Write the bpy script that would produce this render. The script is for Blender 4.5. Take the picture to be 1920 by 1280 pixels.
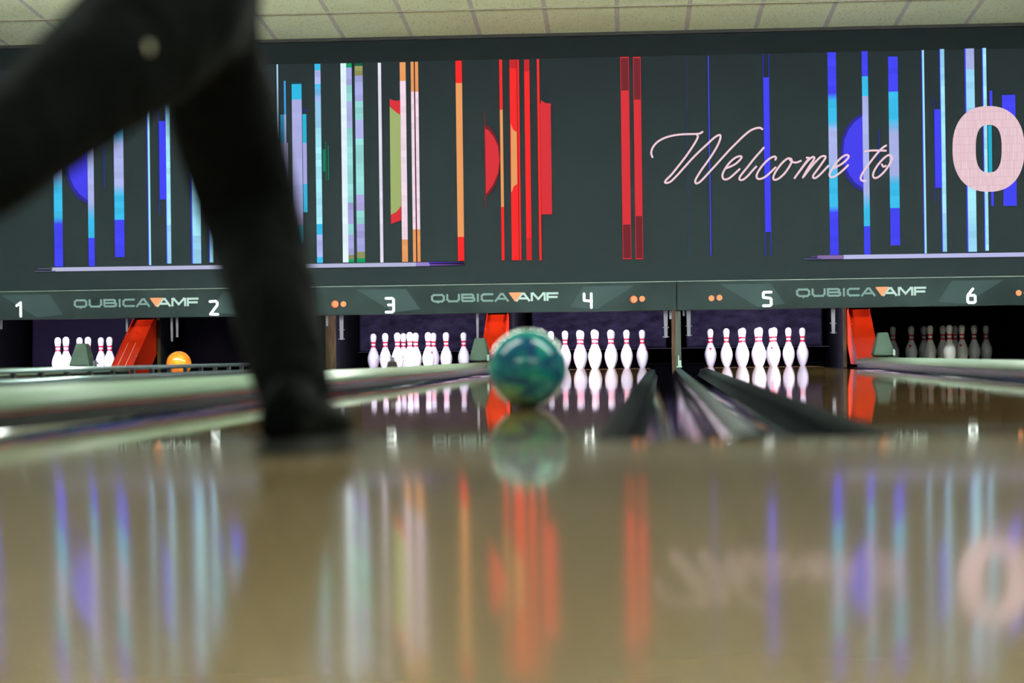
import bpy, bmesh, math, random
from mathutils import Vector, Matrix
random.seed(7)
for o in list(bpy.data.objects): bpy.data.objects.remove(o)
scene = bpy.context.scene
COL = scene.collection
PI = math.pi

# ------------------------------------------------------------------ camera
F_PX = 4292.1
YAW, PITCH, ROLL, H = 0.065225, 0.005849, -0.013235, 0.14639
cyw, syw = math.cos(YAW), math.sin(YAW)
FWD = Vector((-syw*math.cos(PITCH), cyw*math.cos(PITCH), math.sin(PITCH)))
R0 = Vector((cyw, syw, 0)); U0 = R0.cross(FWD)
RT = math.cos(ROLL)*R0 + math.sin(ROLL)*U0
UP = -math.sin(ROLL)*R0 + math.cos(ROLL)*U0
cd = bpy.data.cameras.new('camera'); cam = bpy.data.objects.new('camera', cd); COL.objects.link(cam)
cam.matrix_world = Matrix(((RT.x, UP.x, -FWD.x, 0), (RT.y, UP.y, -FWD.y, 0), (RT.z, UP.z, -FWD.z, H), (0, 0, 0, 1)))
cd.sensor_width = 36; cd.lens = F_PX/1920*36; cd.clip_start = 0.02; cd.clip_end = 100
cd.dof.use_dof = True; cd.dof.focus_distance = 22.3; cd.dof.aperture_fstop = 2.6
scene.camera = cam

def at(px, py, Y):                       # photograph direction met with the plane y = Y
    d = FWD + RT*((px-960)/F_PX) - UP*((py-640)/F_PX)
    t = Y/d.y
    return Vector((d.x*t, Y, H + d.z*t))

# ------------------------------------------------------------------ world and exposure
scene.view_settings.view_transform = 'Standard'; scene.view_settings.look = 'None'
scene.view_settings.exposure = 0; scene.view_settings.gamma = 1; scene.view_settings.use_curve_mapping = False
w = bpy.data.worlds.new('hall_ambience'); scene.world = w; w.use_nodes = True
w.node_tree.nodes['Background'].inputs[0].default_value = (0.90, 1.0, 0.98, 1)
w.node_tree.nodes['Background'].inputs[1].default_value = 0.55

def lin(c):
    f = lambda v: v/12.92 if v <= 0.04045 else ((v+0.055)/1.055)**2.4
    return tuple(f(v/255) for v in c)

def area_light(name, loc, rot, sx, sy, energy, color, parent=None, shadow=True):
    ld = bpy.data.lights.new(name, 'AREA'); ld.shape = 'RECTANGLE'; ld.size = sx; ld.size_y = sy
    ld.energy = energy; ld.color = color
    o = bpy.data.objects.new(name, ld); COL.objects.link(o); o.location = loc; o.rotation_euler = rot
    if parent: o.parent = parent
    return o

# ------------------------------------------------------------------ layout constants
FOUL = 3.86
YB = 22.936                                # back row of pins
ROW = 0.264; SP = 0.3048
LANES = {1: -5.835, 2: -4.043, 3: -2.442, 4: -0.650, 5: 0.943, 6: 2.751, 7: 4.352}
GAPS = {'12': -4.939, '23': -3.2425, '34': -1.546, '45': 0.1465, '56': 1.847, '67': 3.5515}
YM = 21.3                                  # masking units
LANE_END = 23.15

# ------------------------------------------------------------------ material helpers
def mat(name, color, rough=0.5, metal=0.0, emis=None, estr=1.0, coat=0.0, spec=0.5, sheen=0.0):
    m = bpy.data.materials.new(name); m.use_nodes = True
    b = m.node_tree.nodes['Principled BSDF']
    b.inputs['Base Color'].default_value = (*color, 1); b.inputs['Roughness'].default_value = rough
    b.inputs['Metallic'].default_value = metal; b.inputs['Coat Weight'].default_value = coat
    b.inputs['Coat Roughness'].default_value = 0.05
    b.inputs['Specular IOR Level'].default_value = spec
    b.inputs['Sheen Weight'].default_value = sheen
    if emis:
        b.inputs['Emission Color'].default_value = (*emis, 1); b.inputs['Emission Strength'].default_value = estr
    return m

def N(m, t, **kw):
    n = m.node_tree.nodes.new(t)
    for k, v in kw.items():
        if k.startswith('i_'): n.inputs[k[2:].replace('_', ' ')].default_value = v
        else: setattr(n, k, v)
    return n
def L(m, a, b): m.node_tree.links.new(a, b)
def bsdf(m): return m.node_tree.nodes['Principled BSDF']
def wpos(m, scale=(1, 1, 1), rot=(0, 0, 0), loc=(0, 0, 0)):
    g = N(m, 'ShaderNodeNewGeometry'); mp = N(m, 'ShaderNodeMapping')
    mp.inputs['Scale'].default_value = scale; mp.inputs['Rotation'].default_value = rot; mp.inputs['Location'].default_value = loc
    L(m, g.outputs['Position'], mp.inputs['Vector']); return mp.outputs['Vector']
def opos(m, scale=(1, 1, 1)):
    g = N(m, 'ShaderNodeTexCoord'); mp = N(m, 'ShaderNodeMapping'); mp.inputs['Scale'].default_value = scale
    L(m, g.outputs['Object'], mp.inputs['Vector']); return mp.outputs['Vector']
def noise(m, vec, scale, detail=3, rough=0.5):
    n = N(m, 'ShaderNodeTexNoise'); n.inputs['Scale'].default_value = scale; n.inputs['Detail'].default_value = detail
    n.inputs['Roughness'].default_value = rough; L(m, vec, n.inputs['Vector']); return n.outputs['Fac']
def ramp(m, fac, stops):
    r = N(m, 'ShaderNodeValToRGB'); e = r.color_ramp.elements
    e[0].position, e[0].color = stops[0][0], (*stops[0][1], 1)
    e[1].position, e[1].color = stops[-1][0], (*stops[-1][1], 1)
    for p, c in stops[1:-1]:
        x = e.new(p); x.color = (*c, 1)
    L(m, fac, r.inputs['Fac']); return r.outputs['Color']
def bump(m, h, dist, strength=1.0):
    b = N(m, 'ShaderNodeBump'); b.inputs['Distance'].default_value = dist; b.inputs['Strength'].default_value = strength
    L(m, h, b.inputs['Height']); L(m, b.outputs['Normal'], bsdf(m).inputs['Normal']); return b

# approach: long maple boards under a worn polish, grain running towards the pins
m_app = mat('approach_wood', (0.3, 0.2, 0.1), 0.080, spec=0.5)
brd = N(m_app, 'ShaderNodeTexBrick'); brd.offset = 0.37
brd.inputs['Color1'].default_value = (0.46, 0.32, 0.172, 1); brd.inputs['Color2'].default_value = (0.39, 0.265, 0.138, 1)
brd.inputs['Mortar'].default_value = (0.40, 0.26, 0.14, 1); brd.inputs['Scale'].default_value = 1
brd.inputs['Mortar Size'].default_value = 0.0007; brd.inputs['Brick Width'].default_value = 60.0; brd.inputs['Row Height'].default_value = 0.0265
L(m_app, wpos(m_app, rot=(0, 0, PI/2)), brd.inputs['Vector']); L(m_app, brd.outputs['Color'], bsdf(m_app).inputs['Base Color'])
bsdf(m_app).inputs['Anisotropic'].default_value = 0.92
tg = N(m_app, 'ShaderNodeCombineXYZ'); tg.inputs[0].default_value = 1.0
L(m_app, tg.outputs[0], bsdf(m_app).inputs['Tangent'])

def lane_mat(name, c1, c2, rough):
    m = mat(name, c1, rough, spec=0.5)
    b = N(m, 'ShaderNodeTexBrick'); b.offset = 0.37
    b.inputs['Color1'].default_value = (*c1, 1); b.inputs['Color2'].default_value = (*c2, 1)
    b.inputs['Mortar'].default_value = (c2[0]*.7, c2[1]*.7, c2[2]*.7, 1); b.inputs['Scale'].default_value = 1
    b.inputs['Mortar Size'].default_value = 0.0006; b.inputs['Brick Width'].default_value = 2.4; b.inputs['Row Height'].default_value = 0.0273
    L(m, wpos(m, rot=(0, 0, PI/2)), b.inputs['Vector']); L(m, b.outputs['Color'], bsdf(m).inputs['Base Color'])
    bump(m, noise(m, wpos(m, scale=(1.2, 2.2, 1)), 1.0, 2), 0.0011)
    return m
m_lane = lane_mat('lane_boards', (0.30, 0.18, 0.08), (0.24, 0.14, 0.06), 0.022)
bsdf(m_lane).inputs['IOR'].default_value = 1.6

m_ceil = mat('ceiling_tile', (0.6, 0.58, 0.42), 0.95, spec=0.1)
cv = wpos(m_ceil, rot=(0, 0, math.radians(-1.0)), loc=(0.0, 0.0, 0))
bk = N(m_ceil, 'ShaderNodeTexBrick'); bk.offset = 0.0; bk.squash = 1
bk.inputs['Color1'].default_value = (0.78, 0.93, 0.72, 1); bk.inputs['Color2'].default_value = (0.74, 0.89, 0.68, 1)
bk.inputs['Mortar'].default_value = (0.55, 0.60, 0.62, 1); bk.inputs['Scale'].default_value = 1
bk.inputs['Mortar Size'].default_value = 0.022; bk.inputs['Brick Width'].default_value = 0.640; bk.inputs['Row Height'].default_value = 60
L(m_ceil, cv, bk.inputs['Vector'])
sep = N(m_ceil, 'ShaderNodeSeparateXYZ'); L(m_ceil, cv, sep.inputs[0])
sp_ = noise(m_ceil, wpos(m_ceil, scale=(1, 0.25, 1)), 55, 4, 0.7)
spk = ramp(m_ceil, sp_, [(0.33, (0.72, 0.70, 0.64)), (0.47, (1, 1, 1))])
mx = N(m_ceil, 'ShaderNodeMix', data_type='RGBA', blend_type='MULTIPLY'); mx.inputs[0].default_value = 1
L(m_ceil, bk.outputs['Color'], mx.inputs[6]); L(m_ceil, spk, mx.inputs[7]); L(m_ceil, mx.outputs[2], bsdf(m_ceil).inputs['Base Color'])

m_wall = mat('cream_wall_paint', (0.72, 0.72, 0.62), 0.8)
m_black = mat('black_paint', (0.004, 0.004, 0.005), 0.7)
m_pitblack = mat('pit_black', (0.004, 0.004, 0.006), 0.9, spec=0.05)
m_screen = mat('screen_surface', (0.009, 0.013, 0.016), 0.85, spec=0.08, emis=(0.007, 0.011, 0.013), estr=1.0)
m_band = mat('screen_border', (0.009, 0.013, 0.016), 0.85, spec=0.08)
m_mask = mat('masking_panel', (0.040, 0.060, 0.062), 0.6, spec=0.12)
nz = noise(m_mask, wpos(m_mask), 2.0, 2); L(m_mask, ramp(m_mask, nz, [(0.35, (0.007, 0.013, 0.017)), (0.65, (0.015, 0.025, 0.031))]), bsdf(m_mask).inputs['Base Color'])
m_mask2 = mat('masking_lighter_grey', (0.029, 0.048, 0.058), 0.6, spec=0.12)
m_brandgrey = mat('brand_letter_grey', (0.17, 0.27, 0.29), 0.5)
m_brandwhite = mat('brand_letter_pale', (0.50, 0.66, 0.70), 0.5)
m_orangetri = mat('brand_triangle_orange', (0.62, 0.24, 0.12), 0.6, emis=(0.5, 0.16, 0.08), estr=0.45)  # orange triangle with a weak glow of its own mixed in
m_number = mat('lit_number', (0.8, 0.8, 0.8), 0.4, emis=lin((222, 242, 246)), estr=0.85)
m_lamp = mat('orange_indicator', (0.1, 0.03, 0.01), 0.4, emis=lin((250, 150, 95)), estr=1.0)
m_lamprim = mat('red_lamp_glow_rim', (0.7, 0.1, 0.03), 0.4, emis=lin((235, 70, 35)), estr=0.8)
m_edge = mat('pale_metal_edge', (0.55, 0.62, 0.60), 0.35, metal=0.5)
m_pin = mat('pin_plastic', (0.80, 0.80, 0.82), 0.25, coat=0.5)
m_pinred = mat('pin_red_stripe', (0.75, 0.02, 0.05), 0.3, coat=0.5)
m_steel = mat('bracket_steel', (0.27, 0.26, 0.33), 0.35, metal=0.9)
m_curtain = mat('pit_curtain_cloth', (0.010, 0.0075, 0.018), 0.9, spec=0.08)
m_curtain_leather = mat('pit_curtain_rubber', (0.075, 0.065, 0.115), 0.7, spec=0.1)
nz = noise(m_curtain_leather, wpos(m_curtain_leather, scale=(1, 1, 2)), 7, 4, 0.6)
L(m_curtain_leather, ramp(m_curtain_leather, nz, [(0.3, (0.009, 0.007, 0.018)), (0.75, (0.044, 0.036, 0.074))]), bsdf(m_curtain_leather).inputs['Base Color'])
m_kick = mat('kickback_brown', (0.085, 0.060, 0.035), 0.7, spec=0.1)
nz = noise(m_kick, wpos(m_kick, scale=(20, 1, 2)), 3, 4); L(m_kick, ramp(m_kick, nz, [(0.3, (0.012, 0.008, 0.004)), (0.7, (0.040, 0.024, 0.009))]), bsdf(m_kick).inputs['Base Color'])
m_ramp = mat('red_ramp_plastic', (0.50, 0.020, 0.003), 0.25, coat=0.3)
m_rampline = mat('pale_ridge', (0.85, 0.55, 0.40), 0.4)
m_hood = mat('hood_green_grey', (0.028, 0.042, 0.038), 0.7, spec=0.08)
m_cap = mat('capping_pale_plastic', (0.26, 0.34, 0.26), 0.30)
m_capside = mat('capping_dark_side', (0.035, 0.042, 0.042), 0.25)
m_caplip = mat('capping_red_lip', (0.60, 0.06, 0.03), 0.5)
m_gutter = mat('gutter_plastic', (0.004, 0.005, 0.005), 0.04, spec=0.5, coat=1.0)
nz = noise(m_gutter, wpos(m_gutter, scale=(1.5, 4.0, 1.5)), 1.0, 2); bump(m_gutter, nz, 0.005)
m_gutter_dull = mat('dulled_gutter_plastic', (0.010, 0.012, 0.0135), 0.30, spec=0.03)
bsdf(m_gutter_dull).inputs['IOR'].default_value = 1.02  # lane-side gutter half: pin reflections taken out to keep it dark
m_div = mat('division_plastic', (0.022, 0.030, 0.034), 0.30, spec=0.06)
bsdf(m_div).inputs['IOR'].default_value = 1.06
m_lanecore = mat('lane_edge_wood', (0.10, 0.075, 0.04), 0.4)
m_rail = mat('bumper_rail_metal', (0.30, 0.40, 0.45), 0.18, metal=0.6)
m_railpost = mat('bumper_post_dark', (0.03, 0.03, 0.035), 0.5)
m_post = mat('post_green_grey', (0.03, 0.043, 0.043), 0.5)
m_palegreen = mat('pale_green_bracket', (0.42, 0.58, 0.50), 0.4)
m_trouser = mat('black_trouser_cloth', (0.0034, 0.0042, 0.0042), 0.9, spec=0.06)
nz = noise(m_trouser, wpos(m_trouser, scale=(9, 9, 5)), 1.0, 3); bump(m_trouser, nz, 0.05)
m_shoe = mat('black_shoe_leather', (0.0016, 0.0022, 0.0022), 0.6, spec=0.02)
m_sole = mat('black_shoe_sole', (0.006, 0.006, 0.006), 0.7)
m_shirt = mat('black_shirt_cloth', (0.012, 0.012, 0.014), 0.9)
m_skin = mat('skin', (0.50, 0.30, 0.21), 0.5)
m_hair = mat('dark_hair', (0.02, 0.013, 0.009), 0.6)
m_button = mat('pale_button', (0.42, 0.40, 0.29), 0.4)
m_orangeball = mat('orange_ball_resin', (1.0, 0.27, 0.01), 0.12, coat=1.0)
nz = noise(m_orangeball, opos(m_orangeball), 14, 4)
L(m_orangeball, ramp(m_orangeball, nz, [(0.35, (0.95, 0.19, 0.005)), (0.7, (1.0, 0.42, 0.03))]), bsdf(m_orangeball).inputs['Base Color'])
m_hole = mat('finger_hole_black', (0.004, 0.004, 0.004), 0.6)
m_fix = mat('fixture_white_metal', (0.7, 0.7, 0.7), 0.5)
m_tube = mat('ceiling_lamp_diffuser', (0.8, 0.8, 0.8), 0.5, emis=(0.90, 1.0, 0.93), estr=33)
m_uplight = mat('added_ceiling_uplight', (0.8, 0.8, 0.8), 0.5, emis=(0.96, 1.0, 0.93), estr=480)  # strong upward glow added on the lamps to brighten the ceiling
m_sensor = mat('sensor_brown', (0.045, 0.022, 0.018), 0.5)
m_teal = mat('teal_swirl_resin', (0.0, 0.15, 0.15), 0.10, coat=0.25, spec=0.35)
tv = opos(m_teal)
n1 = N(m_teal, 'ShaderNodeTexNoise'); n1.inputs['Scale'].default_value = 8.5; n1.inputs['Detail'].default_value = 3; n1.inputs['Distortion'].default_value = 1.6
L(m_teal, tv, n1.inputs['Vector'])
c1 = ramp(m_teal, n1.outputs['Fac'], [(0.32, (0.001, 0.035, 0.12)), (0.45, (0.0, 0.10, 0.16)), (0.55, (0.002, 0.24, 0.20)), (0.72, (0.005, 0.13, 0.10))])
# the swirl turns yellow-green towards one pole of the ball
sp2 = N(m_teal, 'ShaderNodeSeparateXYZ'); L(m_teal, opos(m_teal), sp2.inputs[0])
ad = N(m_teal, 'ShaderNodeMath', operation='MULTIPLY_ADD'); ad.inputs[1].default_value = 0.08; ad.inputs[2].default_value = -0.04
L(m_teal, n1.outputs['Fac'], ad.inputs[0])
ad2 = N(m_teal, 'ShaderNodeMath', operation='ADD'); L(m_teal, sp2.outputs['Z'], ad2.inputs[0]); L(m_teal, ad.outputs[0], ad2.inputs[1])
mr = N(m_teal, 'ShaderNodeMapRange'); mr.inputs[1].default_value = 0.07; mr.inputs[2].default_value = 0.125; L(m_teal, ad2.outputs[0], mr.inputs[0])
mx2 = N(m_teal, 'ShaderNodeMix', data_type='RGBA'); L(m_teal, mr.outputs[0], mx2.inputs[0]); L(m_teal, c1, mx2.inputs[6]); mx2.inputs[7].default_value = (0.26, 0.34, 0.01, 1)
L(m_teal, mx2.outputs[2], bsdf(m_teal).inputs['Base Color'])

# graphics shown on the screen: colour carried by the mesh, shown as emitted light
m_gfx = bpy.data.materials.new('screen_picture'); m_gfx.use_nodes = True
bsdf(m_gfx).inputs['Base Color'].default_value = (0, 0, 0, 1); bsdf(m_gfx).inputs['Roughness'].default_value = 0.9; bsdf(m_gfx).inputs['Specular IOR Level'].default_value = 0.0
at_n = N(m_gfx, 'ShaderNodeAttribute', attribute_name='Col'); L(m_gfx, at_n.outputs['Color'], bsdf(m_gfx).inputs['Emission Color'])
bsdf(m_gfx).inputs['Emission Strength'].default_value = 1.0

# ------------------------------------------------------------------ object helpers
def obj(name, bm, m, parent=None, smooth=False, recalc=True):
    if recalc: bmesh.ops.recalc_face_normals(bm, faces=bm.faces)
    me = bpy.data.meshes.new(name); bm.to_mesh(me); bm.free()
    for x in (m if isinstance(m, (list, tuple)) else [m]): me.materials.append(x)
    if smooth:
        for p in me.polygons: p.use_smooth = True
    o = bpy.data.objects.new(name, me); COL.objects.link(o)
    if parent: o.parent = parent
    return o
def tag(o, label, cat, group=None, kind=None):
    if label: o['label'] = label
    if cat: o['category'] = cat
    if group: o['group'] = group
    if kind: o['kind'] = kind
    return o
def thing(name, label, cat, loc=(0, 0, 0), rz=0, group=None):
    o = bpy.data.objects.new(name, None); COL.objects.link(o); o.empty_display_size = 0.1
    o.location = loc; o.rotation_euler = (0, 0, rz); return tag(o, label, cat, group)
def struct(name, bm, m, label=None, smooth=False):
    o = obj(name, bm, m, smooth=smooth); o['kind'] = 'structure'
    if label: o['label'] = label
    return o
def BM(): return bmesh.new()
def box(bm, x0, x1, y0, y1, z0, z1, bev=0.0, mi=0):
    r = bmesh.ops.create_cube(bm, size=1.0)
    bmesh.ops.scale(bm, vec=(x1-x0, y1-y0, z1-z0), verts=r['verts'])
    bmesh.ops.translate(bm, vec=((x0+x1)/2, (y0+y1)/2, (z0+z1)/2), verts=r['verts'])
    fs = set(f for v in r['verts'] for f in v.link_faces)
    if mi:
        for f in fs: f.material_index = mi
    if bev:
        es = list(set(e for v in r['verts'] for e in v.link_edges))
        bmesh.ops.bevel(bm, geom=es, offset=bev, segments=2, affect='EDGES', profile=0.6)
def prism(bm, pts, axis, a, b, mi=0):
    """outline pts (2D) extruded along axis from a to b"""
    def P(p, t):
        return {'x': (t, p[0], p[1]), 'y': (p[0], t, p[1]), 'z': (p[0], p[1], t)}[axis]
    v0 = [bm.verts.new(P(p, a)) for p in pts]; v1 = [bm.verts.new(P(p, b)) for p in pts]
    n = len(pts); fs = []
    for i in range(n):
        j = (i+1) % n; fs.append(bm.faces.new((v0[i], v0[j], v1[j], v1[i])))
    fs.append(bm.faces.new(v0[::-1])); fs.append(bm.faces.new(v1))
    for f in fs: f.material_index = mi
def hull8(bm, lo, hi, mi=0):
    """two quads (4 points each) joined to a solid"""
    a = [bm.verts.new(p) for p in lo]; b = [bm.verts.new(p) for p in hi]
    for i in range(4):
        j = (i+1) % 4; f = bm.faces.new((a[i], a[j], b[j], b[i])); f.material_index = mi
    bm.faces.new(a[::-1]).material_index = mi; bm.faces.new(b).material_index = mi
def tube(bm, pts, r, seg=10, mi=0):
    rings = []; n = len(pts); pts = [Vector(p) for p in pts]
    for i, p in enumerate(pts):
        d = (pts[min(i+1, n-1)]-pts[max(i-1, 0)]).normalized()
        u = d.orthogonal().normalized() if abs(d.z) > 0.9 else d.cross(Vector((0, 0, 1))).normalized()
        v = d.cross(u); rr = r[i] if isinstance(r, (list, tuple)) else r
        rings.append([bm.verts.new(p+(u*math.cos(2*PI*k/seg)+v*math.sin(2*PI*k/seg))*rr) for k in range(seg)])
    for a, b in zip(rings, rings[1:]):
        for k in range(seg):
            f = bm.faces.new((a[k], a[(k+1) % seg], b[(k+1) % seg], b[k])); f.material_index = mi
    bm.faces.new(rings[0][::-1]); bm.faces.new(rings[-1])
def lathe(bm, prof, seg=28, mats=None):
    rings = []
    for r, z in prof:
        if r < 1e-6: rings.append([bm.verts.new((0, 0, z))])
        else: rings.append([bm.verts.new((r*math.cos(2*PI*k/seg), r*math.sin(2*PI*k/seg), z)) for k in range(seg)])
    for i, (a, b) in enumerate(zip(rings, rings[1:])):
        mi = mats[i] if mats else 0
        for k in range(seg):
            k2 = (k+1) % seg
            if len(a) == 1: f = bm.faces.new((a[0], b[k2], b[k]))
            elif len(b) == 1: f = bm.faces.new((a[k], a[k2], b[0]))
            else: f = bm.faces.new((a[k], a[k2], b[k2], b[k]))
            f.material_index = mi
    return rings

# ------------------------------------------------------------------ the room shell
bm = BM(); box(bm, -11, 11, -4.0, FOUL, -0.25, 0.0); struct('floor', bm, m_app, 'glossy maple approach floor before the foul line')
bm = BM(); box(bm, -11, 11, FOUL, 25.5, -0.40, -0.16); struct('floor', bm, m_pitblack, 'dark floor under the lanes')
zc = lambda y: 3.135 + 0.058*(YM-y)
bm = BM(); prism(bm, [(-4, zc(-4)), (YM+0.3, zc(YM+0.3)), (YM+0.3, zc(YM+0.3)+0.2), (-4, zc(-4)+0.2)], 'x', -11, 11)
struct('ceiling', bm, m_ceil, 'cream speckled ceiling tiles in a sloping grid')
# cross joint of the tiles, 1.2 m before the screen
bm = BM(); yj = YM-1.17
hull8(bm, [(-11, yj-0.008, zc(yj)-0.012), (11, yj-0.008, zc(yj)-0.012), (11, yj+0.008, zc(yj)-0.012), (-11, yj+0.008, zc(yj)-0.012)],
      [(-11, yj-0.008, zc(yj)+0.01), (11, yj-0.008, zc(yj)+0.01), (11, yj+0.008, zc(yj)+0.01), (-11, yj+0.008, zc(yj)+0.01)])
struct('trim_1', bm, mat('ceiling_joint', (0.16, 0.15, 0.12), 0.9))
bm = BM(); box(bm, -11, 11, 25.0, 25.3, -0.2, 4); struct('wall_back', bm, m_pitblack)
bm = BM(); box(bm, -11.3, -11, -4, 25.3, -0.2, 4.8); struct('wall_left', bm, m_wall)
bm = BM(); box(bm, 11, 11.3, -4, 25.3, -0.2, 4.8); struct('wall_right', bm, m_wall)
bm = BM(); box(bm, -11, 11, YM+0.12, YM+0.3, 0.84, 3.12); struct('wall_over_lanes', bm, m_pitblack)
bm = BM(); box(bm, -11, 11, YM+0.12, 25.0, 0.78, 0.84); struct('trim_2', bm, m_pitblack)

# ------------------------------------------------------------------ lanes, gutters
LW = 0.533
lane_words = {1: 'far left lane one with six pins', 2: 'lane two with the orange ball', 3: 'lane three, left of the teal ball', 4: 'lane four under the teal ball',
              5: 'lane five, right of the double gutter', 6: 'lane six at right, behind the pale capping', 7: 'lane seven beyond the right edge of lane six'}
for n, X in LANES.items():
    bm = BM(); box(bm, X-LW, X+LW, FOUL, LANE_END, -0.10, 0.0)
    o = obj('bowling_lane', bm, [m_lane]); tag(o, 'glossy brown boards of ' + lane_words[n], 'lane', 'bowling lanes')

def gutter(xl, xr, side, label):
    """trough between a lane edge and a division; side=+1: the lane lies at the left"""
    pts = []
    wdt = xr-xl
    lip = 0.052
    prof = [(0.0, -0.004), (lip, -0.014)]
    r = (wdt-lip-0.012)/2; cx = lip+r
    for k in range(0, 17):
        a = PI + PI*k/16
        prof.append((cx+r*math.cos(a), -0.022+r*0.80*math.sin(a)))
    prof.append((wdt, -0.004))
    P = [(xl+x, z) for x, z in prof] if side > 0 else [(xr-x, z) for x, z in prof]
    bm = BM(); nY = 60
    rows = []
    for i in range(nY+1):
        y = FOUL+0.002+(21.70-FOUL)*i/nY
        rows.append([bm.verts.new((x, y, z)) for x, z in P])
    rows2 = [[bm.verts.new((v.co.x, v.co.y, v.co.z-0.012)) for v in row] for row in (rows[0], rows[-1])]
    for a, b in zip(rows, rows[1:]):
        for k in range(len(P)-1):
            f = bm.faces.new((a[k], a[k+1], b[k+1], b[k])); f.material_index = 1 if k < 6 else 0
    for a, b in ((rows[0], rows2[0]), (rows[-1], rows2[1])):
        for k in range(len(P)-1): bm.faces.new((a[k], a[k+1], b[k+1], b[k]))
    for k in range(len(P)-1): bm.faces.new((rows2[0][k], rows2[0][k+1], rows2[1][k+1], rows2[1][k]))
    for e in bm.edges:
        if e.is_manifold and e.calc_face_angle(0) > 0.5: e.smooth = False
    o = obj('gutter', bm, [m_gutter, m_gutter_dull], smooth=True)
    return tag(o, label, 'gutter', 'lane gutters')
GW = 0.235
for n, X in LANES.items():
    if n > 1: gutter(X-LW-GW, X-LW, -1, 'dark glossy gutter along the left side of lane %s' % ['one', 'two', 'three', 'four', 'five', 'six', 'seven'][n-1])
    if n < 7: gutter(X+LW, X+LW+GW, 1, 'dark glossy gutter along the right side of lane %s' % ['one', 'two', 'three', 'four', 'five', 'six', 'seven'][n-1])

def division(c, label):
    hw = 0.028
    bm = BM(); prism(bm, [(c-hw, -0.09), (c-hw, 0.000), (c-hw*0.6, 0.010), (c+hw*0.6, 0.010), (c+hw, 0.000), (c+hw, -0.09)], 'y', FOUL+0.002, 21.15)
    tag(obj('gutter_divider', bm, m_div), label, 'divider', 'low dividers between gutters')
division(GAPS['45'], 'low grey divider between the two gutters of lanes four and five')
division(GAPS['23'], 'low divider below the bumper rail between lanes two and three')
division(GAPS['67'], 'low divider right of lane six')

def capping(c, label, lip=False):
    hw = (1.79-2*LW-2*GW)/2 if True else 0.12
    t = thing('ball_return_capping', label, 'capping', (c, FOUL, 0), group='pale cappings between the lanes')
    # rounded top
    prof = []
    for k in range(13):
        a = PI*k/12
        prof.append((-hw*math.cos(a), 0.048+0.038*math.sin(a)**0.8))
    outline = [(-hw, 0.036)] + prof + [(hw, 0.036)]
    bm = BM(); prism(bm, outline, 'y', 0.002, 20.55-FOUL-0.10)
    # rounded nose at the pin end
    yN = 20.55-FOUL-0.10
    prev = None
    for s in range(1, 7):
        f = math.cos(s/6*PI/2*0.96); y = yN+0.13*math.sin(s/6*PI/2)
        ring = [(x*f, y, 0.036+(z-0.036)*(0.35+0.65*f)) for x, z in outline]
        vs = [bm.verts.new(p) for p in ring]
        base = prev if prev else [bm.verts.new((x, yN, z)) for x, z in outline]
        for i in range(len(vs)):
            j = (i+1) % len(vs); bm.faces.new((base[i], base[j], vs[j], vs[i]))
        prev = vs
    bm.faces.new(prev)
    obj('capping_top', bm, m_cap, t, smooth=True)
    bm = BM(); prism(bm, [(-hw+0.012, -0.10), (-hw+0.012, 0.036), (hw-0.012, 0.036), (hw-0.012, -0.10)], 'y', 0.002, yN+0.05)
    o = obj('capping_side', bm, m_capside, t); o['label'] = 'dark side wall of the capping'
    if lip:
        bm = BM(); box(bm, hw-0.011, hw-0.001, 0.002, 12.0, 0.0328, 0.0358)
        o = obj('red_edge_strip', bm, m_caplip, t); o['label'] = 'thin red strip under the capping rim'
    return t
capping(GAPS['34'], 'pale rounded ball return capping between lanes three and four', True)
capping(GAPS['12'], 'pale rounded ball return capping in front of the far left pins')
capping(GAPS['56'], 'pale rounded ball return capping between lanes five and six')

# bumper rail standing over the gutters of lanes two and three
t = thing('bumper_rail', 'blue-grey double bumper rail with short posts left of lane three', 'rail', (GAPS['23'], 8.0, 0))
def rrail(name, z0, z1, m):
    bm = BM(); hh = (z1-z0)/2; zz = (z0+z1)/2
    pts = [(0.020*math.cos(2*PI*k/14), zz+hh*math.sin(2*PI*k/14)) for k in range(14)]
    prism(bm, pts, 'y', 0, 12.6); return obj(name, bm, m, t, smooth=True)
rrail('top_rail', 0.084, 0.112, m_rail); rrail('bottom_rail', 0.022, 0.062, m_rail)
k = 0
y = 11.28-0.52*6
while y < 20.4:
    bm = BM(); box(bm, -0.012, 0.012, y-8.0-0.022, y-8.0+0.022, 0.058, 0.088)
    obj('post', bm, m_railpost, t); y += 0.52
bm = BM(); box(bm, -0.008, 0.008, 0, 12.6, 0.0105, 0.03); obj('rail_foot', bm, m_railpost, t)

# ------------------------------------------------------------------ pins
IN = 0.0254
PP = [(0.0, 0), (1.0, 0.0), (1.02, 0.05), (1.414, 0.75), (1.70, 1.5), (1.953, 2.25), (2.255, 3.375), (2.383, 4.5), (2.39, 4.9), (2.2815, 5.875), (1.8515, 7.25), (1.50, 8.05), (1.236, 8.625),
      (0.9825, 9.375), (0.93, 9.65), (0.90, 10.0), (0.898, 10.15), (0.935, 10.875), (0.955, 11.05), (1.02, 11.55), (1.047, 11.75), (1.203, 12.625), (1.265, 13.2), (1.2735, 13.5), (1.25, 13.85), (1.17, 14.2), (0.98, 14.55), (0.72, 14.8), (0.38, 14.95), (0, 15)]
pr = [(r*IN, z*IN) for r, z in PP]
pm = []
for (r0, z0), (r1, z1) in zip(PP, PP[1:]):
    zm = (z0+z1)/2
    pm.append(1 if (9.37 < zm < 10.1 or 10.87 < zm < 11.5) else 0)
bm = BM(); lathe(bm, pr, 28, pm)
pin0 = obj('bowling_pin', bm, [m_pin, m_pinred], smooth=True)
pin_mesh = pin0.data
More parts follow.
